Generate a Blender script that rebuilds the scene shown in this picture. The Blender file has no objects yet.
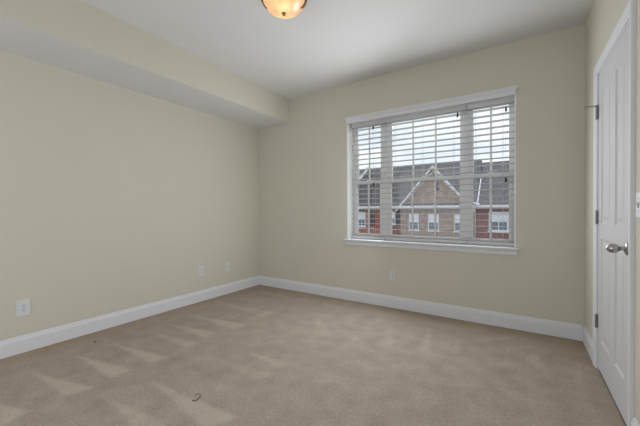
import bpy, bmesh, math, random
from mathutils import Vector, Matrix
random.seed(7)
S = bpy.context.scene
COL = S.collection
PI = math.pi

# ------------------------------------------------------------------ room measures (metres; floor z = 0, camera over x = y = 0)
D = 3.4827          # back wall
XL, XR = -3.3893, 0.4643
H = 2.74
YF = -1.40          # wall behind the camera
SW, SZ = 0.5986, 2.4002   # soffit width and underside height
BH, BT = 0.137, 0.013     # baseboard
WX0, WX1, WZ0, WZ1 = -1.854, -0.039, 0.760, 2.290   # window opening
DY0, DY1, DZ1 = 2.140, 2.945, 2.118                 # door opening

# ------------------------------------------------------------------ camera
cam_d = bpy.data.cameras.new('camera')
cam = bpy.data.objects.new('camera', cam_d); COL.objects.link(cam)
cam_d.sensor_width = 36.0; cam_d.sensor_fit = 'HORIZONTAL'
cam_d.lens = 308.4587 * 36.0 / 640.0
cam_d.clip_start = 0.02; cam_d.clip_end = 400
yaw, pitch, roll, ch = 0.5768, -0.0089, -0.0041, 1.1439
F = Vector((-math.sin(yaw)*math.cos(pitch), math.cos(yaw)*math.cos(pitch), math.sin(pitch)))
R = Vector((math.cos(yaw), math.sin(yaw), 0)); U = R.cross(F)
R2 = R*math.cos(roll) + U*math.sin(roll); U2 = -R*math.sin(roll) + U*math.cos(roll)
m = Matrix((R2, U2, -F)).transposed().to_4x4(); m.translation = Vector((0, 0, ch))
cam.matrix_world = m
S.camera = cam

# ------------------------------------------------------------------ sky, sun, large lights, exposure
S.view_settings.view_transform = 'Standard'
S.view_settings.look = 'None'
S.view_settings.gamma = 1.0
S.view_settings.use_curve_mapping = False
S.view_settings.exposure = 0.0

w = bpy.data.worlds.new('sky'); S.world = w; w.use_nodes = True
nt = w.node_tree; nt.nodes.clear()
tc = nt.nodes.new('ShaderNodeTexCoord')
mp = nt.nodes.new('ShaderNodeMapping'); mp.inputs['Scale'].default_value = (3.0, 3.0, 9.0)
nz = nt.nodes.new('ShaderNodeTexNoise'); nz.inputs['Scale'].default_value = 1.6; nz.inputs['Detail'].default_value = 4
cr = nt.nodes.new('ShaderNodeValToRGB')
cr.color_ramp.elements[0].position = 0.40; cr.color_ramp.elements[0].color = (0.76, 0.83, 0.93, 1)
cr.color_ramp.elements[1].position = 0.60; cr.color_ramp.elements[1].color = (0.94, 0.97, 1.0, 1)
bg = nt.nodes.new('ShaderNodeBackground'); bg.inputs['Strength'].default_value = 1.2
wo = nt.nodes.new('ShaderNodeOutputWorld')
nt.links.new(tc.outputs['Generated'], mp.inputs['Vector']); nt.links.new(mp.outputs['Vector'], nz.inputs['Vector'])
nt.links.new(nz.outputs['Fac'], cr.inputs['Fac']); nt.links.new(cr.outputs['Color'], bg.inputs['Color'])
nt.links.new(bg.outputs['Background'], wo.inputs['Surface'])

# weak hazy sun from behind our own house, it only reaches the houses across the street
sd = bpy.data.lights.new('hazy_sun', 'SUN'); sd.energy = 0.3; sd.angle = math.radians(30); sd.color = (1.0, 0.97, 0.92)
so = bpy.data.objects.new('hazy_sun', sd); COL.objects.link(so)
so.rotation_euler = (math.radians(52), 0, math.radians(-18))

# added unseen fill lamp behind the camera, standing in a made-up opening
def area(name, loc, rot, sx, sy, watts, col):
    d = bpy.data.lights.new(name, 'AREA'); d.shape = 'RECTANGLE'; d.size = sx; d.size_y = sy; d.energy = watts; d.color = col
    o = bpy.data.objects.new(name, d); COL.objects.link(o); o.location = loc; o.rotation_euler = [math.radians(a) for a in rot]
area('fill_behind_camera', (-2.05, YF + 0.05, 1.25), (84, 0, 0), 1.7, 2.0, 13.2, (0.985, 1.0, 1.035))
# skylight falling on the outside of the window and on the tops of the slats
area('skylight', (-0.95, 4.9, 3.1), (-42, 0, 0), 2.6, 1.2, 100, (0.95, 0.98, 1.0))
# daylight that the window and its blinds spread into the room
area('window_daylight', (-0.95, D - 0.06, 1.45), (-86, 0, 0), 1.75, 1.3, 20.5, (0.945, 0.985, 1.03))
area('left_corner_fill', (-1.05, D - 0.30, 1.40), (-85, 0, -35), 0.95, 1.2, 11.5, (0.945, 0.985, 1.03))  # added fill inside the room, turned to brighten the left back corner

# ------------------------------------------------------------------ materials
def mat(name, col, rough=0.6, metal=0.0, noise=0.0, nscale=40.0, bump=0.0, bscale=200.0, spec=0.5):
    m = bpy.data.materials.new(name); m.use_nodes = True
    t = m.node_tree; b = t.nodes['Principled BSDF']
    b.inputs['Base Color'].default_value = (*col, 1)
    b.inputs['Roughness'].default_value = rough; b.inputs['Metallic'].default_value = metal
    b.inputs['Specular IOR Level'].default_value = spec
    c = t.nodes.new('ShaderNodeTexCoord')
    if noise > 0:
        n = t.nodes.new('ShaderNodeTexNoise'); n.inputs['Scale'].default_value = nscale; n.inputs['Detail'].default_value = 3
        t.links.new(c.outputs['Object'], n.inputs['Vector'])
        mx = t.nodes.new('ShaderNodeMix'); mx.data_type = 'RGBA'
        mx.inputs[6].default_value = (*[x*(1-noise) for x in col], 1)
        mx.inputs[7].default_value = (*[min(1, x*(1+noise)) for x in col], 1)
        t.links.new(n.outputs['Fac'], mx.inputs[0]); t.links.new(mx.outputs[2], b.inputs['Base Color'])
    if bump > 0:
        n2 = t.nodes.new('ShaderNodeTexNoise'); n2.inputs['Scale'].default_value = bscale; n2.inputs['Detail'].default_value = 2
        t.links.new(c.outputs['Object'], n2.inputs['Vector'])
        bp = t.nodes.new('ShaderNodeBump'); bp.inputs['Strength'].default_value = bump; bp.inputs['Distance'].default_value = 0.002
        t.links.new(n2.outputs['Fac'], bp.inputs['Height']); t.links.new(bp.outputs['Normal'], b.inputs['Normal'])
    return m

M_WALL = mat('beige_wall_paint', (0.66, 0.632, 0.54), 0.85, bump=0.08, bscale=260, noise=0.012, nscale=3, spec=0.2)
M_CEIL = mat('white_ceiling_paint', (0.735, 0.735, 0.735), 0.9, bump=0.1, bscale=180, noise=0.01, nscale=4, spec=0.2)
M_TRIM = mat('white_trim_paint', (0.77, 0.782, 0.815), 0.55, noise=0.01, nscale=8, spec=0.25)
M_DOOR = mat('white_door_paint', (0.665, 0.665, 0.672), 0.6, noise=0.008, nscale=8, spec=0.2)
M_WIN = mat('white_window_vinyl', (0.91, 0.91, 0.905), 0.4, noise=0.01, nscale=10)
M_SLAT = mat('white_blind_slat', (0.74, 0.745, 0.75), 0.5, noise=0.01, nscale=12)
M_CORD = mat('white_cord', (0.72, 0.72, 0.71), 0.8, noise=0.02, nscale=90)
M_TASSEL = mat('black_plastic', (0.012, 0.012, 0.014), 0.45, noise=0.05, nscale=60)
M_PLATE = mat('white_plastic', (0.74, 0.745, 0.77), 0.35, noise=0.01, nscale=30)
M_SLOT = mat('dark_slot', (0.03, 0.03, 0.035), 0.6, noise=0.05, nscale=60)
M_NICKEL = mat('brushed_nickel', (0.46, 0.45, 0.44), 0.26, 1.0, noise=0.04, nscale=50)
M_HINGE = mat('satin_nickel_hinge', (0.30, 0.295, 0.29), 0.42, 1.0, noise=0.05, nscale=60)
M_RUBBER = mat('grey_rubber', (0.42, 0.41, 0.39), 0.7, noise=0.03, nscale=50)
M_BRONZE = mat('aged_bronze', (0.20, 0.135, 0.085), 0.36, 0.9, noise=0.12, nscale=40)
M_BRASS = mat('antique_brass', (0.36, 0.24, 0.11), 0.35, 0.9, noise=0.08, nscale=60)
M_LINT = mat('dark_lint', (0.13, 0.105, 0.09), 0.9, noise=0.2, nscale=200)
M_ROOFTRIM = mat('white_exterior_trim', (0.66, 0.66, 0.68), 0.5, noise=0.03, nscale=3)
M_FLASH = mat('white_painted_metal', (0.85, 0.85, 0.86), 0.4, noise=0.02, nscale=5)
M_GROUND = mat('grey_street', (0.20, 0.20, 0.19), 0.9, noise=0.2, nscale=0.6)
M_SHUTTER = mat('dark_shutter', (0.03, 0.035, 0.05), 0.5, noise=0.1, nscale=6)
M_REDPANEL = mat('red_panel', (0.30, 0.075, 0.07), 0.6, noise=0.1, nscale=6)
M_WINBLIND = mat('pale_window_blind', (0.66, 0.69, 0.73), 0.6, noise=0.05, nscale=5)
M_WINGLASS = mat('dark_house_glass', (0.10, 0.13, 0.17), 0.08, noise=0.1, nscale=2)


def carpet_mat():
    m = bpy.data.materials.new('beige_cut_pile_carpet'); m.use_nodes = True
    t = m.node_tree; b = t.nodes['Principled BSDF']; b.inputs['Roughness'].default_value = 0.95
    b.inputs['Specular IOR Level'].default_value = 0.1
    a = t.nodes.new('ShaderNodeAttribute'); a.attribute_name = 'pile'
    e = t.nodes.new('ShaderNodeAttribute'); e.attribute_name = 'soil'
    c = t.nodes.new('ShaderNodeTexCoord')
    n = t.nodes.new('ShaderNodeTexNoise'); n.inputs['Scale'].default_value = 62; n.inputs['Detail'].default_value = 4
    n.inputs['Roughness'].default_value = 0.7
    t.links.new(c.outputs['Object'], n.inputs['Vector'])
    n3 = t.nodes.new('ShaderNodeTexNoise'); n3.inputs['Scale'].default_value = 7; n3.inputs['Detail'].default_value = 4
    t.links.new(c.outputs['Object'], n3.inputs['Vector'])
    # pile value + fine grain + mottling
    m1 = t.nodes.new('ShaderNodeMath'); m1.operation = 'MULTIPLY_ADD'; m1.inputs[1].default_value = 2.0; m1.inputs[2].default_value = -1.0
    t.links.new(n.outputs['Fac'], m1.inputs[0])
    m2 = t.nodes.new('ShaderNodeMath'); m2.operation = 'MULTIPLY_ADD'; m2.inputs[1].default_value = 1.1; m2.inputs[2].default_value = -0.55
    t.links.new(n3.outputs['Fac'], m2.inputs[0])
    s1 = t.nodes.new('ShaderNodeMath'); s1.operation = 'ADD'; t.links.new(a.outputs['Fac'], s1.inputs[0]); t.links.new(m1.outputs[0], s1.inputs[1])
    s2 = t.nodes.new('ShaderNodeMath'); s2.operation = 'ADD'; t.links.new(s1.outputs[0], s2.inputs[0]); t.links.new(m2.outputs[0], s2.inputs[1])
    r = t.nodes.new('ShaderNodeValToRGB')
    r.color_ramp.elements[0].position = 0.0; r.color_ramp.elements[0].color = (0.326, 0.272, 0.225, 1)
    r.color_ramp.elements[1].position = 1.0; r.color_ramp.elements[1].color = (0.490, 0.425, 0.362, 1)
    t.links.new(s2.outputs[0], r.inputs['Fac'])
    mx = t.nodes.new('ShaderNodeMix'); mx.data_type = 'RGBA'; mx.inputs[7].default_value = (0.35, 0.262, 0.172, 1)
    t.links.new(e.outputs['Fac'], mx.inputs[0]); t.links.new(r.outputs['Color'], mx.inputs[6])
    t.links.new(mx.outputs[2], b.inputs['Base Color'])
    nb = t.nodes.new('ShaderNodeTexNoise'); nb.inputs['Scale'].default_value = 160; nb.inputs['Detail'].default_value = 3
    t.links.new(c.outputs['Object'], nb.inputs['Vector'])
    bp = t.nodes.new('ShaderNodeBump'); bp.inputs['Strength'].default_value = 0.45; bp.inputs['Distance'].default_value = 0.004
    t.links.new(nb.outputs['Fac'], bp.inputs['Height']); t.links.new(bp.outputs['Normal'], b.inputs['Normal'])
    return m
M_CARPET = carpet_mat()


def brick_mat(name, c1, c2, mortar, axis='XZ'):
    m = bpy.data.materials.new(name); m.use_nodes = True
    t = m.node_tree; b = t.nodes['Principled BSDF']; b.inputs['Roughness'].default_value = 0.9
    c = t.nodes.new('ShaderNodeTexCoord'); s = t.nodes.new('ShaderNodeSeparateXYZ'); k = t.nodes.new('ShaderNodeCombineXYZ')
    t.links.new(c.outputs['Object'], s.inputs[0])
    t.links.new(s.outputs['X'], k.inputs[0]); t.links.new(s.outputs['Z'], k.inputs[1])
    br = t.nodes.new('ShaderNodeTexBrick'); br.inputs['Scale'].default_value = 1.0
    br.inputs['Brick Width'].default_value = 0.23; br.inputs['Row Height'].default_value = 0.085; br.inputs['Mortar Size'].default_value = 0.009
    br.inputs['Color1'].default_value = (*c1, 1); br.inputs['Color2'].default_value = (*c2, 1); br.inputs['Mortar'].default_value = (*mortar, 1)
    t.links.new(k.outputs[0], br.inputs['Vector'])
    n = t.nodes.new('ShaderNodeTexNoise'); n.inputs['Scale'].default_value = 2.6; n.inputs['Detail'].default_value = 6
    t.links.new(k.outputs[0], n.inputs['Vector'])
    mx = t.nodes.new('ShaderNodeMix'); mx.data_type = 'RGBA'; mx.blend_type = 'OVERLAY'; mx.inputs[0].default_value = 0.75
    t.links.new(br.outputs['Color'], mx.inputs[6]); t.links.new(n.outputs['Fac'], mx.inputs[7])
    t.links.new(mx.outputs[2], b.inputs['Base Color'])
    return m
M_BRICK_TAN = brick_mat('tan_brick', (0.30, 0.205, 0.165), (0.235, 0.165, 0.14), (0.38, 0.32, 0.28))
M_BRICK_RED = brick_mat('red_brick', (0.22, 0.075, 0.072), (0.16, 0.055, 0.055), (0.27, 0.19, 0.17))
M_BRICK_RUST = brick_mat('rust_brick', (0.36, 0.14, 0.10), (0.28, 0.11, 0.08), (0.34, 0.24, 0.20))


def shingle_mat():
    m = bpy.data.materials.new('grey_shingles'); m.use_nodes = True
    t = m.node_tree; b = t.nodes['Principled BSDF']; b.inputs['Roughness'].default_value = 0.95
    c = t.nodes.new('ShaderNodeTexCoord')
    br = t.nodes.new('ShaderNodeTexBrick'); br.inputs['Scale'].default_value = 1.0
    br.inputs['Brick Width'].default_value = 0.32; br.inputs['Row Height'].default_value = 0.15; br.inputs['Mortar Size'].default_value = 0.006
    br.inputs['Color1'].default_value = (0.115, 0.108, 0.118, 1); br.inputs['Color2'].default_value = (0.165, 0.155, 0.165, 1); br.inputs['Mortar'].default_value = (0.07, 0.07, 0.075, 1)
    t.links.new(c.outputs['Object'], br.inputs['Vector']); t.links.new(br.outputs['Color'], b.inputs['Base Color'])
    return m
M_SHINGLE = shingle_mat()


def glass_mat():
    m = bpy.data.materials.new('clear_window_glass'); m.use_nodes = True
    t = m.node_tree; t.nodes.clear()
    o = t.nodes.new('ShaderNodeOutputMaterial'); mx = t.nodes.new('ShaderNodeMixShader')
    fr = t.nodes.new('ShaderNodeFresnel'); fr.inputs['IOR'].default_value = 1.35
    tr = t.nodes.new('ShaderNodeBsdfTransparent'); tr.inputs['Color'].default_value = (0.97, 0.985, 0.98, 1)
    gl = t.nodes.new('ShaderNodeBsdfGlossy'); gl.inputs['Roughness'].default_value = 0.02
    t.links.new(fr.outputs[0], mx.inputs[0]); t.links.new(tr.outputs[0], mx.inputs[1]); t.links.new(gl.outputs[0], mx.inputs[2])
    t.links.new(mx.outputs[0], o.inputs['Surface'])
    return m
M_GLASS = glass_mat()


def bowl_mat():
    m = bpy.data.materials.new('amber_frosted_glass'); m.use_nodes = True
    t = m.node_tree; t.nodes.clear()
    o = t.nodes.new('ShaderNodeOutputMaterial'); ad_ = t.nodes.new('ShaderNodeAddShader')
    mx = t.nodes.new('ShaderNodeMixShader'); mx.inputs[0].default_value = 0.12
    c = t.nodes.new('ShaderNodeTexCoord'); n = t.nodes.new('ShaderNodeTexNoise'); n.inputs['Scale'].default_value = 9; n.inputs['Detail'].default_value = 5
    n.inputs['Distortion'].default_value = 1.2
    r = t.nodes.new('ShaderNodeValToRGB')
    r.color_ramp.elements[0].position = 0.3; r.color_ramp.elements[0].color = (0.86, 0.56, 0.36, 1)
    r.color_ramp.elements[1].position = 0.75; r.color_ramp.elements[1].color = (0.93, 0.72, 0.52, 1)
    t.links.new(c.outputs['Object'], n.inputs['Vector']); t.links.new(n.outputs['Fac'], r.inputs['Fac'])
    tl = t.nodes.new('ShaderNodeBsdfTranslucent'); gl = t.nodes.new('ShaderNodeBsdfGlossy'); gl.inputs['Roughness'].default_value = 0.25
    gl.inputs['Color'].default_value = (0.8, 0.8, 0.8, 1)
    em = t.nodes.new('ShaderNodeEmission'); em.inputs['Strength'].default_value = 0.30
    t.links.new(r.outputs['Color'], tl.inputs['Color']); t.links.new(r.outputs['Color'], em.inputs['Color'])
    t.links.new(tl.outputs[0], mx.inputs[1]); t.links.new(gl.outputs[0], mx.inputs[2])
    t.links.new(mx.outputs[0], ad_.inputs[0]); t.links.new(em.outputs[0], ad_.inputs[1]); t.links.new(ad_.outputs[0], o.inputs['Surface'])
    return m
M_BOWL = bowl_mat()


def bulb_mat():
    m = bpy.data.materials.new('lit_bulb'); m.use_nodes = True
    t = m.node_tree; t.nodes.clear(); o = t.nodes.new('ShaderNodeOutputMaterial'); e = t.nodes.new('ShaderNodeEmission')
    e.inputs['Color'].default_value = (1.0, 0.80, 0.50, 1); e.inputs['Strength'].default_value = 6.5
    t.links.new(e.outputs[0], o.inputs['Surface']); return m
M_BULB = bulb_mat()


# ------------------------------------------------------------------ mesh helpers (all coordinates are world metres)
class MB:
    def __init__(self):
        self.bm = bmesh.new()

    def face(self, pts):
        vs = [self.bm.verts.new(p) for p in pts]
        return self.bm.faces.new(vs)

    def box(self, x0, x1, y0, y1, z0, z1):
        v = [self.bm.verts.new(p) for p in ((x0,y0,z0),(x1,y0,z0),(x1,y1,z0),(x0,y1,z0),(x0,y0,z1),(x1,y0,z1),(x1,y1,z1),(x0,y1,z1))]
        for f in ((0,3,2,1),(4,5,6,7),(0,1,5,4),(1,2,6,5),(2,3,7,6),(3,0,4,7)):
            self.bm.faces.new([v[i] for i in f])
        return self

    def bevel(self, wd, seg=2):
        bmesh.ops.bevel(self.bm, geom=list(self.bm.edges), offset=wd, segments=seg, profile=0.5, affect='EDGES', clamp_overlap=True)
        return self

    def extrude_poly(self, pts, vec):
        """closed polygon swept by a vector"""
        vec = Vector(vec)
        a = [self.bm.verts.new(p) for p in pts]; b = [self.bm.verts.new(Vector(p) + vec) for p in pts]
        n = len(pts)
        self.bm.faces.new(a); self.bm.faces.new(list(reversed(b)))
        for i in range(n):
            self.bm.faces.new([a[(i+1) % n], a[i], b[i], b[(i+1) % n]])
        return self

    def loft(self, rings, close_path=False, caps=True):
        """rings: list of closed loops with the same count"""
        vs = [[self.bm.verts.new(p) for p in r] for r in rings]
        n = len(rings[0]); k = len(rings)
        for i in range(k if close_path else k-1):
            A, B = vs[i], vs[(i+1) % k]
            for j in range(n):
                self.bm.faces.new([A[j], A[(j+1) % n], B[(j+1) % n], B[j]])
        if caps and not close_path:
            self.bm.faces.new(list(reversed(vs[0]))); self.bm.faces.new(vs[-1])
        return self

    def lathe(self, prof, o, axis=(0, 0, 1), seg=32):
        """prof: (radius, distance along axis)"""
        ax = Vector(axis).normalized(); t = Vector((1, 0, 0)) if abs(ax.x) < 0.9 else Vector((0, 1, 0))
        u = ax.cross(t).normalized(); v = ax.cross(u); o = Vector(o)
        rings = [[o + ax*d + (u*math.cos(2*PI*i/seg) + v*math.sin(2*PI*i/seg))*max(r, 1e-5) for i in range(seg)] for r, d in prof]
        return self.loft(rings)

    def tube(self, pts, r, seg=8):
        pts = [Vector(p) for p in pts]; rings = []
        for i, p in enumerate(pts):
            d = (pts[min(i+1, len(pts)-1)] - pts[max(i-1, 0)]).normalized()
            t = Vector((0, 0, 1)) if abs(d.z) < 0.9 else Vector((1, 0, 0))
            u = d.cross(t).normalized(); v = d.cross(u)
            rr = r[i] if isinstance(r, (list, tuple)) else r
            rings.append([p + (u*math.cos(2*PI*k/seg) + v*math.sin(2*PI*k/seg))*rr for k in range(seg)])
        return self.loft(rings)


LOC = {}
def empty(name, loc, label=None, cat=None, group=None, kind=None):
    o = bpy.data.objects.new(name, None); COL.objects.link(o); o.location = loc; o.empty_display_size = 0.05
    LOC[o.name] = Vector(loc); tag(o, label, cat, group, kind); return o

def tag(o, label=None, cat=None, group=None, kind=None):
    if label: o['label'] = label
    if cat: o['category'] = cat
    if group: o['group'] = group
    if kind: o['kind'] = kind
    return o

def obj(name, mb, material, parent=None, smooth=False, loc=None, label=None, cat=None, group=None, kind=None):
    bm = mb.bm
    bmesh.ops.recalc_face_normals(bm, faces=list(bm.faces))
    base = LOC[parent.name] if parent else Vector(loc if loc else (0, 0, 0))
    bmesh.ops.translate(bm, verts=list(bm.verts), vec=-base)
    me = bpy.data.meshes.new(name); bm.to_mesh(me); bm.free()
    me.materials.append(material)
    if smooth:
        for p in me.polygons: p.use_smooth = True
    o = bpy.data.objects.new(name, me); COL.objects.link(o)
    if parent: o.parent = parent
    else: o.location = base
    LOC[o.name] = base
    tag(o, label, cat, group, kind)
    return o

def copy_tree(o, parent=None):
    c = o.copy(); COL.objects.link(c)
    if parent: c.parent = parent
    for ch in list(o.children): copy_tree(ch, c)
    return c

def auto_smooth(o, deg=35):
    """smooth faces, keep creases above the angle sharp"""
    me = o.data
    bm = bmesh.new(); bm.from_mesh(me)
    for f in bm.faces: f.smooth = True
    for e in bm.edges:
        if len(e.link_faces) == 2 and e.calc_face_angle(0) > math.radians(deg): e.smooth = False
    bm.to_mesh(me); bm.free()
    return o


# ------------------------------------------------------------------ floor: carpet with vacuum strokes brushed into the pile
STROKES = [
 [(-2.92, 0.71), (-2.32, 0.86), (-2.37, 0.73)], [(-2.94, 0.99), (-2.35, 1.11), (-2.35, 0.98)],
 [(-2.95, 1.24), (-2.30, 1.37), (-2.35, 1.25)], [(-2.66, 0.47), (-2.36, 0.56), (-2.33, 0.45)],
 [(-2.17, 0.86), (-1.59, 0.93), (-1.64, 0.81)], [(-2.08, 1.11), (-1.31, 1.17), (-1.39, 1.02)],
 [(-1.98, 1.33), (-1.46, 1.36), (-1.49, 1.27)], [(-2.94, 1.56), (-2.34, 1.65), (-2.34, 1.54)],
 [(-3.04, 2.05), (-2.32, 2.19), (-2.32, 2.03)], [(-3.02, 1.76), (-2.39, 1.89), (-2.40, 1.76)],
 [(-1.82, 1.76), (-1.43, 1.80), (-1.48, 1.70)], [(-1.10, 3.00), (-1.00, 2.50), (-0.91, 2.52)],
 [(-0.75, 3.15), (-0.69, 2.54), (-0.61, 2.57)], [(-0.48, 3.06), (-0.46, 2.63), (-0.39, 2.63)],
 [(-0.09, 2.99), (-0.12, 2.58), (-0.04, 2.60)], [(0.10, 3.00), (0.03, 2.80), (0.16, 2.61)],
 [(0.37, 3.08), (0.31, 2.65), (0.34, 2.64)], [(-1.82, 2.75), (-1.57, 2.27), (-1.44, 2.40)],
 [(-1.51, 1.82), (-1.00, 1.84), (-1.11, 1.69)], [(-3.04, 2.52), (-2.30, 2.60), (-2.33, 2.43)],
 [(-0.27, 3.07), (-0.04, 3.29), (-0.15, 3.09)], [(-2.05, 1.55), (-1.45, 1.62), (-1.48, 1.50)],
 [(-2.62, 0.72), (-2.60, 0.72), (-2.52, 1.62)], [(-2.60, 2.10), (-2.57, 2.10), (-2.60, 2.95)],
]
WEIGHT = [1.1, 1.15, 0.95, 0.95, 0.8, 1.0, 0.4, 0.6, 0.75, 0.75, 0.7, 0.4, 0.45, 0.4, 0.45, 0.5, 0.35, 0.4, 0.4, 0.5, 0.45, 0.35, 0.45, 0.35]

def stroke_value(x, y):
    best = 0.0
    for tri, wt in zip(STROKES, WEIGHT):
        (ax, ay), (bx, by), (cx, cy) = tri
        if x < min(ax, bx, cx)-0.05 or x > max(ax, bx, cx)+0.05 or y < min(ay, by, cy)-0.05 or y > max(ay, by, cy)+0.05:
            continue
        d = 1e9; s = 1 if ((bx-ax)*(cy-ay)-(by-ay)*(cx-ax)) > 0 else -1
        for (px, py), (qx, qy) in ((tri[0], tri[1]), (tri[1], tri[2]), (tri[2], tri[0])):
            L = math.hypot(qx-px, qy-py)
            d = min(d, s*((qx-px)*(y-py)-(qy-py)*(x-px))/L)
        k = (d + 0.020)/0.038
        k = max(0.0, min(1.0, k)); k = k*k*(3-2*k)
        best = max(best, k*wt)
    return best

def floor_mesh():
    x0, x1, y0, y1 = XL, XR, YF, D
    nx, ny = int((x1-x0)/0.022), int((y1-y0)/0.022)
    me = bpy.data.meshes.new('floor')
    vs = [(x0+(x1-x0)*i/nx, y0+(y1-y0)*j/ny, 0.0) for j in range(ny+1) for i in range(nx+1)]
    fs = [(j*(nx+1)+i, j*(nx+1)+i+1, (j+1)*(nx+1)+i+1, (j+1)*(nx+1)+i) for j in range(ny) for i in range(nx)]
    me.from_pydata(vs, [], fs)
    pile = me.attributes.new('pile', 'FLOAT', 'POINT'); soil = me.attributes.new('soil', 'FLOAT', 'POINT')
    pv, sv = [], []
    for (x, y, z) in vs:
        base = 0.36
        # alternating vacuum lanes: strokes run away from the left wall in the left part, away from the back wall on the right
        if x < -1.6:
            base += 0.035*math.sin(2*PI*(y-0.1)/0.27)
        elif y > 2.2:
            base += 0.035*math.sin(2*PI*(x+0.05)/0.31)
        base += 0.03*math.sin(1.7*x+2.3*y) + 0.02*math.sin(5.1*x-3.3*y)
        v = base + 0.60*stroke_value(x, y)
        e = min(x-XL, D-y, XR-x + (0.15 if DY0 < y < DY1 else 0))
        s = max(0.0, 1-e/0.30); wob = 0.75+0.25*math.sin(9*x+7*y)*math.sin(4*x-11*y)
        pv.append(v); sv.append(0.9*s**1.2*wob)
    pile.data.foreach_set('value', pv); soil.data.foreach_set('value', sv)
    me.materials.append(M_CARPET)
    o = bpy.data.objects.new('floor', me); COL.objects.link(o)
    tag(o, 'beige cut-pile carpet with pale vacuum strokes', 'floor', kind='structure')
floor_mesh()
b = MB(); b.box(XL-0.2, XR+1.2, YF-0.2, D+0.25, -0.25, -0.02)
obj('floor_slab', b, M_GROUND, kind='structure')

# ------------------------------------------------------------------ ceiling, soffit, walls
b = MB(); b.box(XL-0.2, XR+0.2, YF-0.2, D+0.25, H, H+0.15)
obj('ceiling', b, M_CEIL, kind='structure')

b = MB(); b.box(XL, XL+SW, YF, D, SZ, H)
so_ = obj('ceiling_soffit', b, M_WALL, kind='structure')
so_.data.materials.append(M_CEIL)
for p in so_.data.polygons:
    if p.normal.z < -0.9: p.material_index = 1

b = MB(); b.box(XL-0.15, XL, YF-0.2, D+0.25, -0.02, H); obj('wall_left', b, M_WALL, kind='structure')

WT = 0.245   # back wall thickness
b = MB()
b.box(XL, WX0, D, D+WT, -0.02, H); b.box(WX1, XR+0.15, D, D+WT, -0.02, H)
b.box(WX0, WX1, D, D+WT, -0.02, WZ0); b.box(WX0, WX1, D, D+WT, WZ1, H)
obj('wall_back', b, M_WALL, kind='structure')

RT = 0.12
b = MB()
b.box(XR, XR+RT, DY1, D, -0.02, H); b.box(XR, XR+RT, YF-0.2, DY0, -0.02, H); b.box(XR, XR+RT, DY0, DY1, DZ1, H)
obj('wall_right', b, M_WALL, kind='structure')

# wall behind the camera, with a made-up wide opening for the fill light
HX0, HX1, HZ = -3.05, -0.05, 2.40
b = MB()
b.box(XL, HX0, YF-0.12, YF, -0.02, H); b.box(HX1, XR, YF-0.12, YF, -0.02, H); b.box(HX0, HX1, YF-0.12, YF, HZ, H)
obj('wall_front', b, M_WALL, kind='structure')

# ------------------------------------------------------------------ baseboards (profile: height, thickness)
PROF = [(0, 0), (0, BT), (0.100, BT), (0.108, BT*0.92), (0.118, BT*0.62), (0.128, BT*0.52), (0.134, BT*0.42), (BH, BT*0.2), (BH, 0)]
def baseboard(name, a, bb, nrm):
    mb = MB(); nrm = Vector(nrm); a = Vector(a)
    mb.extrude_poly([a + nrm*t + Vector((0, 0, z)) for z, t in PROF], Vector(bb)-a)
    return obj(name, mb, M_TRIM, kind='structure')
baseboard('baseboard_left', (XL, YF, 0), (XL, D, 0), (1, 0, 0))
baseboard('baseboard_back', (XL+BT, D, 0), (XR-BT, D, 0), (0, -1, 0))
baseboard('baseboard_right_corner', (XR, 3.012, 0), (XR, D, 0), (-1, 0, 0))
baseboard('baseboard_right', (XR, YF, 0), (XR, 2.074, 0), (-1, 0, 0))

# ------------------------------------------------------------------ door casing (trim_1) and jamb
def casing(name, y0, y1, ztop, prof, x):
    """three mitred legs round an opening in the plane x, profile = (distance from the opening edge, protrusion)"""
    mb = MB(); rings = []
    for (yy, zz, sy, sz) in ((y0, 0.0, -1, 0), (y0, ztop, -1, 1), (y1, ztop, 1, 1), (y1, 0.0, 1, 0)):
        rings.append([(x - t, yy + sy*u, zz + sz*u) for u, t in prof])
    mb.loft(rings)
    return obj(name, mb, M_TRIM, kind='structure')
CPROF = [(0, 0), (0, 0.008), (0.006, 0.011), (0.016, 0.0115), (0.024, 0.014), (0.040, 0.0165), (0.052, 0.0185), (0.058, 0.0175), (0.061, 0.014), (0.061, 0)]
casing('trim_1', DY0+0.006, DY1-0.006, DZ1-0.006, CPROF, XR)
b = MB()
b.box(XR+0.0005, XR+RT, DY0, DY0+0.014, 0, DZ1-0.014); b.box(XR+0.0005, XR+RT, DY1-0.014, DY1, 0, DZ1-0.014); b.box(XR+0.0005, XR+RT, DY0, DY1, DZ1-0.014, DZ1)
b.box(XR+0.040, XR+RT, DY0+0.014, DY0+0.026, 0, DZ1-0.026); b.box(XR+0.040, XR+RT, DY1-0.026, DY1-0.014, 0, DZ1-0.026); b.box(XR+0.040, XR+RT, DY0+0.014, DY1-0.014, DZ1-0.026, DZ1-0.014)
obj('trim_2', b, M_TRIM, kind='structure', label='white jamb and stop of the closed door', cat='door jamb')

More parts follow.
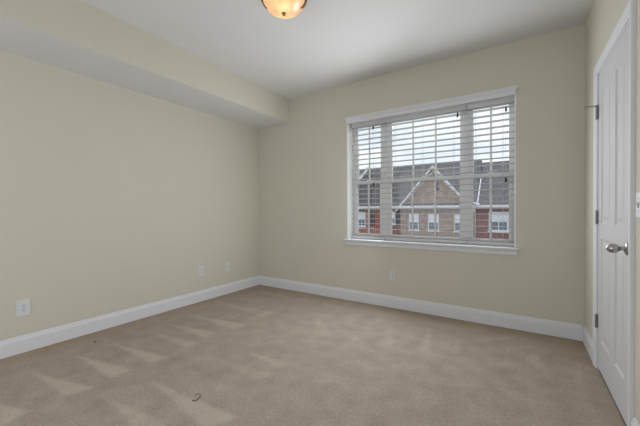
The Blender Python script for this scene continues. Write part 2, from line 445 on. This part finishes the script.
# ------------------------------------------------------------------ door_1: four raised panels
dx = XR + 0.0015                      # room-side face of the leaf
dy0, dy1 = DY0+0.016, DY1-0.017       # latch edge, hinge edge
dz0, dz1 = 0.014, DZ1-0.017
door = empty('door_1', (dx, (dy0+dy1)/2, 0.0), 'closed white four-panel door with nickel knob on the right wall', 'door', kind='structure')
mb = MB()
ys = [dy0, 2.272, 2.475, 2.598, 2.845, dy1]
zs = [dz0, 0.225, 0.940, 1.045, 1.968, dz1]
for i in range(5):
    for j in range(5):
        a0, a1, c0, c1 = ys[i], ys[i+1], zs[j], zs[j+1]
        if i in (1, 3) and j in (1, 3):
            steps = [(0.0, 0.0), (0.010, 0.008), (0.026, 0.0085), (0.050, 0.0015)]
            rings = [[(dx+d_, a0+s_, c0+s_), (dx+d_, a1-s_, c0+s_), (dx+d_, a1-s_, c1-s_), (dx+d_, a0+s_, c1-s_)] for s_, d_ in steps]
            for k in range(3):
                for q in range(4):
                    mb.face([rings[k][q], rings[k][(q+1) % 4], rings[k+1][(q+1) % 4], rings[k+1][q]])
            mb.face(rings[-1])
        else:
            mb.face([(dx, a0, c0), (dx, a1, c0), (dx, a1, c1), (dx, a0, c1)])
bx_ = dx + 0.035
mb.face([(bx_, dy0, dz0), (bx_, dy1, dz0), (bx_, dy1, dz1), (bx_, dy0, dz1)])
for (p, q) in (((dy0, dz0), (dy1, dz0)), ((dy1, dz0), (dy1, dz1)), ((dy1, dz1), (dy0, dz1)), ((dy0, dz1), (dy0, dz0))):
    mb.face([(dx, *p), (dx, *q), (bx_, *q), (bx_, *p)])
bmesh.ops.remove_doubles(mb.bm, verts=list(mb.bm.verts), dist=0.0003)
obj('door_panel', mb, M_DOOR, door, kind='structure')

def hinge(zc):
    hb = MB()
    y = DY1 - 0.0145
    n = 5
    for k in range(n):                # five knuckles
        z0 = zc-0.045+0.09*k/n
        hb.lathe([(0.0066, 0.0008), (0.0075, 0.0016), (0.0075, 0.09/n-0.0016), (0.0066, 0.09/n-0.0008)], (XR-0.0095, y, z0), seg=14)
    hb.lathe([(0.004, -0.004), (0.0062, 0), (0.0062, 0.09), (0.005, 0.0945), (0.0015, 0.0965)], (XR-0.0095, y, zc-0.045), seg=12)
    hb.box(XR-0.006, XR+0.030, y-0.0022, y-0.0006, zc-0.044, zc+0.044)
    hb.box(XR-0.006, XR+0.030, y+0.0006, y+0.0022, zc-0.044, zc+0.044)
    h = obj('hinge', hb, M_HINGE, door, label='satin nickel hinge', kind='structure')
    auto_smooth(h)
    return h
top_hinge = hinge(1.832); hinge(1.086); hinge(0.341)
# hinge-pin door stop on the top hinge
sb = MB(); y = DY1-0.0145
sb.lathe([(0.012, 0), (0.012, 0.005)], (XR-0.0095, y, 1.8785), seg=16)
sb.tube([(XR-0.012, y, 1.881), (XR-0.072, y-0.004, 1.881)], 0.0042, 10)
st = obj('door_stop', sb, M_HINGE, door, label='nickel hinge-pin door stop', kind='structure'); auto_smooth(st)
sb = MB(); sb.lathe([(0.004, 0), (0.0085, 0.001), (0.0085, 0.008), (0.006, 0.011), (0.001, 0.0115)], (XR-0.070, y-0.004, 1.881), (-1, -0.06, 0), 14)
obj('bumper', sb, M_RUBBER, st, True, kind='structure')
# knob: rosette, neck, egg-shaped grip
kb = MB(); ky, kz = 2.214, 0.936
kb.lathe([(0.0335, 0), (0.0335, 0.003), (0.031, 0.007), (0.024, 0.010), (0.014, 0.011)], (dx, ky, kz), (-1, 0, 0), 36)
ros = obj('rosette', kb, M_NICKEL, door, label='round nickel rosette of the door knob', kind='structure'); auto_smooth(ros)
kb = MB()
kb.lathe([(0.0125, 0.009), (0.0112, 0.016), (0.0100, 0.025), (0.0115, 0.030), (0.0170, 0.034), (0.0220, 0.041), (0.0248, 0.050), (0.0245, 0.060),
          (0.0220, 0.069), (0.0170, 0.077), (0.0095, 0.0825), (0.0005, 0.0845)], (dx, ky, kz), (-1, 0, 0), 36)
kn = obj('door_knob', kb, M_NICKEL, door, True, label='egg-shaped nickel door knob', kind='structure')

# ------------------------------------------------------------------ window_1: three double-hung units
win = empty('window_1', ((WX0+WX1)/2, D, WZ0), 'white triple double-hung window in the back wall', 'window', kind='structure')
Y1 = D + WT                           # outer face of the wall
YS = 3.645                            # room face of the lower sashes
b = MB()
b.box(WX0, WX0+0.012, D-0.001, Y1, WZ0, WZ1); b.box(WX1-0.012, WX1, D-0.001, Y1, WZ0, WZ1)
b.box(WX0+0.012, WX1-0.012, D-0.001, Y1, WZ1-0.012, WZ1)
b.box(WX0+0.012, WX0+0.030, YS, Y1, WZ0, WZ1-0.012); b.box(WX1-0.030, WX1-0.012, YS, Y1, WZ0, WZ1-0.012); b.box(WX0+0.03, WX1-0.03, YS, Y1, WZ1-0.030, WZ1-0.012)
obj('window_frame', b, M_WIN, win, kind='structure')
MULL = [(-1.4365, -1.368), (-0.517, -0.465)]
for a_, c_ in MULL:
    b = MB(); b.box(a_, c_, YS-0.006, Y1, WZ0+0.018, WZ1-0.012); obj('mullion', b, M_WIN, win, kind='structure')
UNITS = [(-1.826, -1.4365, -1.789, -1.4765, 2), (-1.368, -0.517, -1.328, -0.557, 3), (-0.465, -0.067, -0.425, -0.0995, 2)]
ZM = 1.500                            # meeting rail centre
for sx0, sx1, lx0, lx1, cols in UNITS:
    for lower in (True, False):
        ya, yb = (YS, YS+0.030) if lower else (YS+0.032, YS+0.062)
        z0, z1 = (WZ0+0.018, ZM+0.022) if lower else (ZM-0.022, WZ1-0.030)
        lz0, lz1 = (0.832, ZM-0.020) if lower else (ZM+0.022, WZ1-0.075)
        b = MB()
        b.box(sx0, lx0, ya, yb, z0, z1); b.box(lx1, sx1, ya, yb, z0, z1)
        b.box(lx0, lx1, ya, yb, z0, lz0); b.box(lx0, lx1, ya, yb, lz1, z1)
        sash = obj('sash', b, M_WIN, win, kind='structure')
        g = MB(); g.box(lx0-0.004, lx1+0.004, ya+0.013, ya+0.016, lz0-0.004, lz1+0.004)
        obj('glass', g, M_GLASS, sash, kind='structure')
        for k in range(1, cols):
            xm = lx0+(lx1-lx0)*k/cols
            if cols == 2: xm += 0.0015
            mm = MB(); mm.box(xm-0.0105, xm+0.0105, ya+0.004, ya+0.0125, lz0, lz1)
            obj('muntin', mm, M_WIN, sash, kind='structure')
    # sash lock on the meeting rail
    lk = MB(); xm = (lx0+lx1)/2
    lk.box(xm-0.03, xm+0.03, YS+0.004, YS+0.026, ZM+0.022, ZM+0.030); lk.box(xm-0.008, xm+0.036, YS+0.006, YS+0.018, ZM+0.030, ZM+0.040)
    lk.bevel(0.0015, 1)
    obj('sash_lock', lk, M_WIN, win, kind='structure')
# stool (inside sill), apron, head moulding
b = MB(); b.box(-1.884, -0.009, D-0.046, D, WZ0, WZ0+0.020); b.bevel(0.006, 3); b.box(WX0+0.012, WX1-0.012, D-0.001, YS, WZ0, WZ0+0.0195)
obj('window_sill', b, M_TRIM, win, kind='structure')
b = MB()
b.extrude_poly([(-1.872, D, 0.704), (-1.872, D-0.012, 0.704), (-1.872, D-0.017, 0.711), (-1.872, D-0.017, 0.740), (-1.872, D-0.022, 0.752), (-1.872, D-0.022, WZ0), (-1.872, D, WZ0)], (1.846, 0, 0))
obj('apron', b, M_TRIM, win, kind='structure')
b = MB()
hp = [(0, 2.234), (0.016, 2.234), (0.018, 2.240), (0.018, 2.264), (0.021, 2.271), (0.027, 2.280), (0.034, 2.289), (0.037, 2.295), (0.037, 2.309), (0, 2.309)]
rings = []
for xx, sgn in ((-1.850, -1), (-0.040, 1)):
    rings.append([(xx + sgn*max(0, t-0.018), D-t, z) for t, z in hp])
b.loft(rings)
obj('head_moulding', b, M_TRIM, win, kind='structure')

# ------------------------------------------------------------------ three horizontal blinds inside the opening
SL_Y0, SL_Y1 = 3.574, 3.634
def blind(x0, x1, label, ladders, toggles):
    root = empty('window_blind', ((x0+x1)/2, (SL_Y0+SL_Y1)/2, WZ1-0.012), label, 'window blind', 'white slatted blinds in the window')
    b = MB(); b.box(x0, x1, SL_Y0-0.006, SL_Y1, 2.199, WZ1-0.014); b.bevel(0.003, 1); obj('headrail', b, M_SLAT, root)
    b = MB(); z = 2.1885 - 0.024
    yc = (SL_Y0+SL_Y1)/2; hw = (SL_Y1-SL_Y0)/2
    while z > 0.835:
        top = []; bot = []
        for k in range(7):
            s_ = -1+2*k/6; yy = yc+hw*s_; cz = 0.0022*(1-s_*s_)
            cz -= 0.0011*s_; top.append((x0, yy, z+cz+0.0038)); bot.append((x0, yy, z+cz))
        b.extrude_poly(top+list(reversed(bot)), (x1-x0, 0, 0))
        z -= 0.0629
    auto_smooth(obj('slats', b, M_SLAT, root), 40)
    b = MB(); b.box(x0, x1, SL_Y0+0.002, SL_Y1-0.002, 0.7815, 0.813); b.bevel(0.004, 2); obj('bottom_rail', b, M_SLAT, root)
    for lx in ladders:
        for yy in (SL_Y0-0.0022, SL_Y1+0.0022):
            b = MB(); b.tube([(lx, yy, 2.205), (lx, yy, 0.795)], 0.0012, 6); obj('ladder_cord', b, M_CORD, root)
    for (tx, tz, ln) in toggles:
        b = MB(); b.tube([(tx, SL_Y0-0.009, 2.215), (tx, SL_Y0-0.009, tz+ln*0.9)], 0.0011, 6)
        cd = obj('pull_cord', b, M_CORD, root)
        b = MB(); b.lathe([(0.001, 0), (0.008, 0.002), (0.0092, ln*0.35), (0.007, ln*0.8), (0.002, ln), (0.0005, ln+0.001)], (tx, SL_Y0-0.009, tz), seg=12)
        obj('tassel', b, M_TASSEL, cd, True, label='small black cord tassel')
    return root
blind(-1.829, -1.3935, 'white slatted blind over the narrow window beside the bare wall, in the row of three', (-1.760, -1.535), [(-1.530, 2.142, 0.052), (-1.530, 1.435, 0.050)])
blind(-1.3885, -0.4815, 'widest of the three white slatted blinds, over the middle window', (-1.270, -0.935, -0.610), [(-0.565, 2.128, 0.056)])
blind(-0.4765, -0.0525, 'white slatted blind over the narrow window closest to the door', (-0.395, -0.150), [(-0.1232, 2.112, 0.048), (-0.1232, 1.415, 0.048)])

# ------------------------------------------------------------------ outlets and switch
def outlet(pos, nrm, label, wdt=0.072, hgt=0.116, group=True):
    """duplex outlet; nrm points into the room"""
    n = Vector(nrm); t = Vector((0, 0, 1)).cross(n); c = Vector(pos)
    root = empty('wall_outlet', pos, label, 'outlet', 'outlets low on the walls')
    def blk(mb, u0, u1, v0, v1, d0, d1):
        p = [c+t*u0+n*d0, c+t*u1+n*d1]
        xs_ = sorted((p[0].x, p[1].x)); ys_ = sorted((p[0].y, p[1].y))
        mb.box(xs_[0], xs_[1], ys_[0], ys_[1], c.z+v0, c.z+v1)
    b = MB(); blk(b, -wdt/2, wdt/2, -hgt/2, hgt/2, 0.0, 0.006); b.bevel(0.0022, 2); obj('cover_plate', b, M_PLATE, root)
    for s in (1, -1):
        zc = s*0.0195
        b = MB(); pts = []
        for k in range(20):
            a = 2*PI*k/20; pts.append(c + n*0.0062 + t*(max(-0.0145, min(0.0145, 0.0172*math.cos(a)))) + Vector((0, 0, zc+0.0145*math.sin(a))))
        b.extrude_poly(pts, n*0.0022); rc = obj('socket', b, M_PLATE, root)
        b = MB()
        blk(b, -0.0078, -0.0052, zc+0.000, zc+0.009, 0.0080, 0.0087); blk(b, 0.0052, 0.0078, zc+0.001, zc+0.008, 0.0080, 0.0087); blk(b, -0.0025, 0.0025, zc-0.0095, zc-0.0045, 0.0080, 0.0087)
        obj('slots', b, M_SLOT, rc, label='dark slots of the socket')
    b = MB(); b.lathe([(0.0032, 0.005), (0.0032, 0.0068), (0.002, 0.0076), (0.0002, 0.0078)], c, n, 12); obj('screw', b, M_HINGE, root)
    return root
outlet((XL, 0.780, 0.361), (1, 0, 0), 'white wall outlet alone near the photo\'s left edge, above the left baseboard', 0.086, 0.131)
outlet((XL, 2.444, 0.382), (1, 0, 0), 'white wall outlet on the left wall, left one of the close pair near the corner', 0.074, 0.118)
outlet((XL, 2.856, 0.372), (1, 0, 0), 'white wall outlet on the left wall closest to the room corner', 0.074, 0.118)
outlet((-1.254, D, 0.378), (0, -1, 0), 'white wall outlet under the window on the back wall', 0.072, 0.116)

sw = empty('light_switch', (XR, 1.9875, 1.163), 'white light switch plate on the wall beside the door casing, at the photo\'s right edge', 'light switch')
SY = 1.9875
b = MB(); b.box(XR-0.006, XR, SY-0.058, SY+0.058, 1.163-0.058, 1.163+0.058); b.bevel(0.0022, 2); obj('cover_plate', b, M_PLATE, sw)
for yy in (SY-0.023, SY+0.023):
    b = MB(); b.box(XR-0.0072, XR-0.0055, yy-0.006, yy+0.006, 1.150, 1.176); ts = obj('toggle_slot', b, M_SLOT, sw, label='dark slot round the toggle')
    b = MB(); b.extrude_poly([(XR-0.006, yy-0.004, 1.157), (XR-0.017, yy-0.004, 1.169), (XR-0.018, yy-0.004, 1.175), (XR-0.006, yy-0.004, 1.170)], (0, 0.008, 0)); obj('toggle', b, M_PLATE, sw)
    for zz in (1.163-0.030, 1.163+0.030):
        b = MB(); b.lathe([(0.0032, 0.005), (0.0032, 0.0068), (0.0005, 0.0078)], (XR, yy, zz), (-1, 0, 0), 12); obj('screw', b, M_HINGE, sw)

# ------------------------------------------------------------------ flush ceiling light
LX, LY = -1.458, 1.767
cl = empty('ceiling_light', (LX, LY, H), 'flush ceiling light with a glowing amber glass bowl and bronze clips', 'ceiling light')
b = MB(); b.lathe([(0.150, 0), (0.156, -0.010), (0.156, -0.030), (0.168, -0.034), (0.172, -0.040), (0.170, -0.048), (0.160, -0.050), (0.150, -0.046)], (LX, LY, H), seg=56)
auto_smooth(obj('canopy_ring', b, M_BRONZE, cl))
prof = []
R0, Dp = 0.153, 0.105
for k in range(15):
    a = (PI/2)*k/14
    prof.append((R0*math.cos(a)**0.92 if k < 14 else 0.001, -0.046 - Dp*math.sin(a)))
bm_ = MB()
seg = 56
rings = [[(LX+r*math.cos(2*PI*i/seg), LY+r*math.sin(2*PI*i/seg), H+d) for i in range(seg)] for r, d in prof]
bm_.loft(rings, caps=False)
bowl = obj('glass_bowl', bm_, M_BOWL, cl, True, label='glowing amber frosted glass bowl')
zb = H-0.046-Dp
b = MB(); b.lathe([(0.017, 0.004), (0.018, 0.000), (0.014, -0.004), (0.0095, -0.007), (0.011, -0.011), (0.009, -0.016), (0.004, -0.021), (0.0005, -0.022)], (LX, LY, zb), seg=24)
obj('finial', b, M_BRASS, cl, True, label='antique brass finial')
ca = math.atan2(R.y, R.x)
for a in (ca, ca+PI):
    b = MB(); ring = []
    dr = Vector((math.cos(a), math.sin(a), 0)); tg = Vector((-dr.y, dr.x, 0))
    for k in range(6):
        q = (PI/2)*(0.02+0.42*k/5); r = R0*math.cos(q)**0.92+0.003; z = H-0.046-Dp*math.sin(q); hw = 0.011-0.0012*k
        c0 = Vector((LX, LY, z)) + dr*r
        o_ = (dr*math.cos(q) + Vector((0, 0, -math.sin(q))))*0.006
        ring.append([c0-tg*hw, c0+tg*hw, c0+tg*hw+o_, c0-tg*hw+o_])
    b.loft(ring); obj('clip', b, M_BRONZE, cl)
tc_ = Vector((-LX, -LY, 0)).normalized()
for off, drop in ((0.048, 0.040), (-0.060, 0.022)):
    b = MB(); b.lathe([(0.012, 0.0), (0.014, -0.018), (0.022, -0.034), (0.026, -0.050), (0.022, -0.064), (0.012, -0.073), (0.0005, -0.076)], (LX+tc_.x*off, LY+tc_.y*off, H-drop), seg=20)
    obj('bulb', b, M_BULB, cl, True)
b = MB(); b.lathe([(0.006, 0.0), (0.006, -0.128)], (LX, LY, H-0.01), seg=10); obj('stem', b, M_BRASS, cl)

# ------------------------------------------------------------------ bits of lint on the carpet
b = MB()
tx, ty = -1.665, 1.155
pts = []
for k in range(15):
    a = -1.9 + 4.1*k/14
    v = R2*(0.026*math.cos(a)) + Vector((F.x, F.y, 0))*(0.034*math.sin(a))
    pts.append((tx+v.x, ty+v.y, 0.0045+0.0015*math.sin(k*1.3)))
b.tube(pts, [0.0024 if k < 9 else 0.0016 for k in range(15)], 7)
obj('thread_scrap', b, M_LINT, loc=(tx, ty, 0), smooth=True, label='curled dark scrap of thread lying on the carpet in the foreground', cat='thread scrap')
b = MB(); b.lathe([(0.001, 0), (0.007, 0.001), (0.008, 0.004), (0.005, 0.007), (0.001, 0.008)], (-3.115, 1.175, 0.0), seg=10)
o = obj('lint_speck', b, M_LINT, loc=(-3.115, 1.175, 0), smooth=True, label='tiny dark speck of lint on the carpet near the left baseboard', cat='lint')

# ------------------------------------------------------------------ across the street: a row of brick townhouses
GZ = -3.2
b = MB(); b.box(-45, 35, 4.2, 70, GZ-0.2, GZ); obj('ground_street', b, M_GROUND, kind='structure')
YH = 26.0
EZ = 1.46            # eave height
RY, RZ = 30.0, 5.20  # ridge

def house(name, x0, x1, brick, label, ridge=RZ):
    root = empty(name, ((x0+x1)/2, YH, GZ), label, 'house', 'brick townhouses across the street')
    b = MB(); b.box(x0, x1, YH, 2*RY-YH, GZ, EZ); obj('wall', b, brick, root)
    b = MB()
    b.extrude_poly([(x0, YH-0.35, EZ), (x0, RY, ridge), (x0, 2*RY-YH+0.35, EZ), (x0, 2*RY-YH+0.35, EZ-0.12), (x0, YH-0.35, EZ-0.12)], (x1-x0, 0, 0))
    rf = obj('roof', b, M_SHINGLE, root)
    b = MB(); b.box(x0, x1, YH-0.02-0.14, YH, EZ-0.26, EZ-0.12); b.box(x0, x1, YH-0.50, YH-0.35, EZ-0.14, EZ+0.02); obj('gutter', b, M_ROOFTRIM, root, label='white gutter and frieze board')
    return root

def house_window(root, x0, x1, z0, z1, split=True, sides=0.07):
    b = MB(); y = YH-0.06
    b.box(x0, x0+sides, y, YH+0.02, z0, z1); b.box(x1-sides, x1, y, YH+0.02, z0, z1)
    b.box(x0+sides, x1-sides, y, YH+0.02, z0, z0+0.07); b.box(x0+sides, x1-sides, y, YH+0.02, z1-0.09, z1)
    zm = (z0+z1)/2
    b.box(x0+sides, x1-sides, y+0.01, YH+0.02, zm-0.035, zm+0.035)
    if split: xm = (x0+x1)/2; b.box(xm-0.03, xm+0.03, y+0.012, YH+0.02, z0+0.07, z1-0.09)
    b.box(x0-0.08, x1+0.08, YH-0.12, YH, z0-0.10, z0)
    f = obj('window', b, M_ROOFTRIM, root)
    g = MB(); g.box(x0+sides, x1-sides, YH-0.02, YH-0.008, zm, z1-0.08); obj('upper_pane', g, M_WINBLIND, f, label='pale blind behind the upper pane')
    g = MB(); g.box(x0+sides, x1-sides, YH-0.02, YH-0.008, z0+0.06, zm); obj('lower_pane', g, M_WINGLASS, f, label='dark lower pane')
    return f

# centre: tan brick with a big white-trimmed gable
hc = house('townhouse', -9.75, -2.80, M_BRICK_TAN, 'tan brick townhouse with white-trimmed front gable, seen through the middle window', 5.42)
ax, az = -5.92, 4.62
gy = YH-0.10
b = MB()
half = 2.92; b0 = EZ-0.12
b.extrude_poly([(ax-half, gy, b0), (ax+half, gy, b0), (ax, gy, az-0.12)], (0, 0.6, 0))
obj('gable_wall', b, M_BRICK_TAN, hc)
b = MB()     # two roof planes of the gable running back into the main roof
for s in (-1, 1):
    b.extrude_poly([(ax, gy-0.25, az+0.06), (ax+s*(half+0.12), gy-0.25, b0-0.25+0.06), (ax+s*(half+0.12), gy-0.25, b0-0.25-0.06), (ax, gy-0.25, az-0.08)], (0, 3.6, 0))
obj('gable_roof', b, M_SHINGLE, hc)
for s in (-1, 1):
    b = MB()
    b.extrude_poly([(ax, gy-0.31, az+0.10), (ax+s*(half+0.14), gy-0.31, b0-0.22), (ax+s*(half+0.14), gy-0.31, b0-0.40), (ax, gy-0.31, az-0.13)], (0, 0.06, 0))
    b.extrude_poly([(ax, gy-0.03, az-0.26), (ax+s*(half-0.05), gy-0.03, b0+0.0), (ax+s*(half-0.21), gy-0.03, b0+0.0), (ax, gy-0.03, az-0.42)], (0, 0.03, 0))
    obj('rake_board', b, M_ROOFTRIM, hc)
b = MB(); b.box(ax-half+0.1, ax+half-0.1, gy-0.16, gy-0.001, EZ-0.12, EZ+0.06); obj('cornice', b, M_ROOFTRIM, hc)
b = MB(); b.box(ax+0.12, ax+0.42, gy-0.06, gy-0.001, 2.65, 3.35); obj('gable_vent', b, M_SHUTTER, hc, label='dark gable vent')
house_window(hc, -7.92, -7.10, -0.53, 0.82, False)
house_window(hc, -6.36, -5.50, -0.53, 0.82, False)
house_window(hc, -4.36, -3.55, -0.53, 0.82, False)

# left: rust brick, half gable, windows with dark shutters
hl = house('townhouse', -32.0, -9.80, M_BRICK_RUST, 'rust red brick townhouse with rising roof edge, seen through the window nearest the bare wall', 5.42)
b = MB()
gx, gz = -11.60, 4.95
b.extrude_poly([(gx-3.4, gy, EZ-0.1), (-9.82, gy, EZ-0.1), (-9.82, gy, gz-1.78), (gx, gy, gz)], (0, 3.4, 0)); obj('gable_wall', b, M_SHINGLE, hl)
b = MB(); b.extrude_poly([(gx-3.6, gy-0.12, EZ-0.15), (gx+0.02, gy-0.12, gz+0.12), (gx+0.02, gy-0.12, gz-0.22), (gx-3.6, gy-0.12, EZ-0.49)], (0, 0.12, 0)); obj('rake_board', b, M_ROOFTRIM, hl)
house_window(hl, -12.72, -11.92, -0.35, 0.97, True)
b = MB(); b.box(-11.42, -11.0, YH-0.05, YH, -0.30, 0.97); obj('shutter', b, M_SHUTTER, hl, label='dark shutter')
b = MB(); b.box(-10.98, -10.6, YH-0.05, YH, -0.45, 0.97); obj('shutter', b, M_REDPANEL, hl, label='red shutter')
b = MB(); b.box(-9.75, -8.66, YH-0.03, YH, GZ, EZ-0.26); obj('red_brick_bay', b, M_BRICK_RED, hc, label='red brick bay at the end of the tan house')
YH -= 0.03
house_window(hc, -9.62, -9.10, -0.08, 1.0, False)
b = MB(); b.box(-9.07, -8.70, YH-0.05, YH, -0.08, 1.0); obj('shutter', b, M_SHUTTER, hc, label='dark shutter')
YH += 0.03

# right: deep red brick
hr = house('townhouse', -2.76, 18.0, M_BRICK_RED, 'deep red brick townhouse with grey roof, seen through the window closest to the door')
house_window(hr, -1.98, -0.72, -0.42, 0.97, True, 0.10)
kr = (RZ-EZ)/(RY-YH+0.35)
b = MB(); b.extrude_poly([(-2.755, yy, EZ+kr*(yy-YH+0.35)+dz_) for yy, dz_ in ((25.80, -0.02), (28.45, -0.02), (28.45, 0.07), (25.80, 0.07))], (0.085, 0, 0)); obj('roof_flashing', b, M_FLASH, hr, label='white flashing strip running up the roof edge')
b = MB(); b.tube([(-2.55, 25.42, 1.50), (-2.74, 25.40, 1.58), (-2.92, 25.38, 1.66)], [0.09, 0.10, 0.06], 8); obj('gutter_elbow', b, M_FLASH, hr, label='white gutter elbow')
for xw in (2.6, 6.2, 9.8):
    house_window(hr, xw, xw+1.26, -0.42, 0.97, True, 0.10)
for xw in (-19.0, -23.5):
    house_window(hl, xw, xw+0.9, -0.35, 0.97, True)
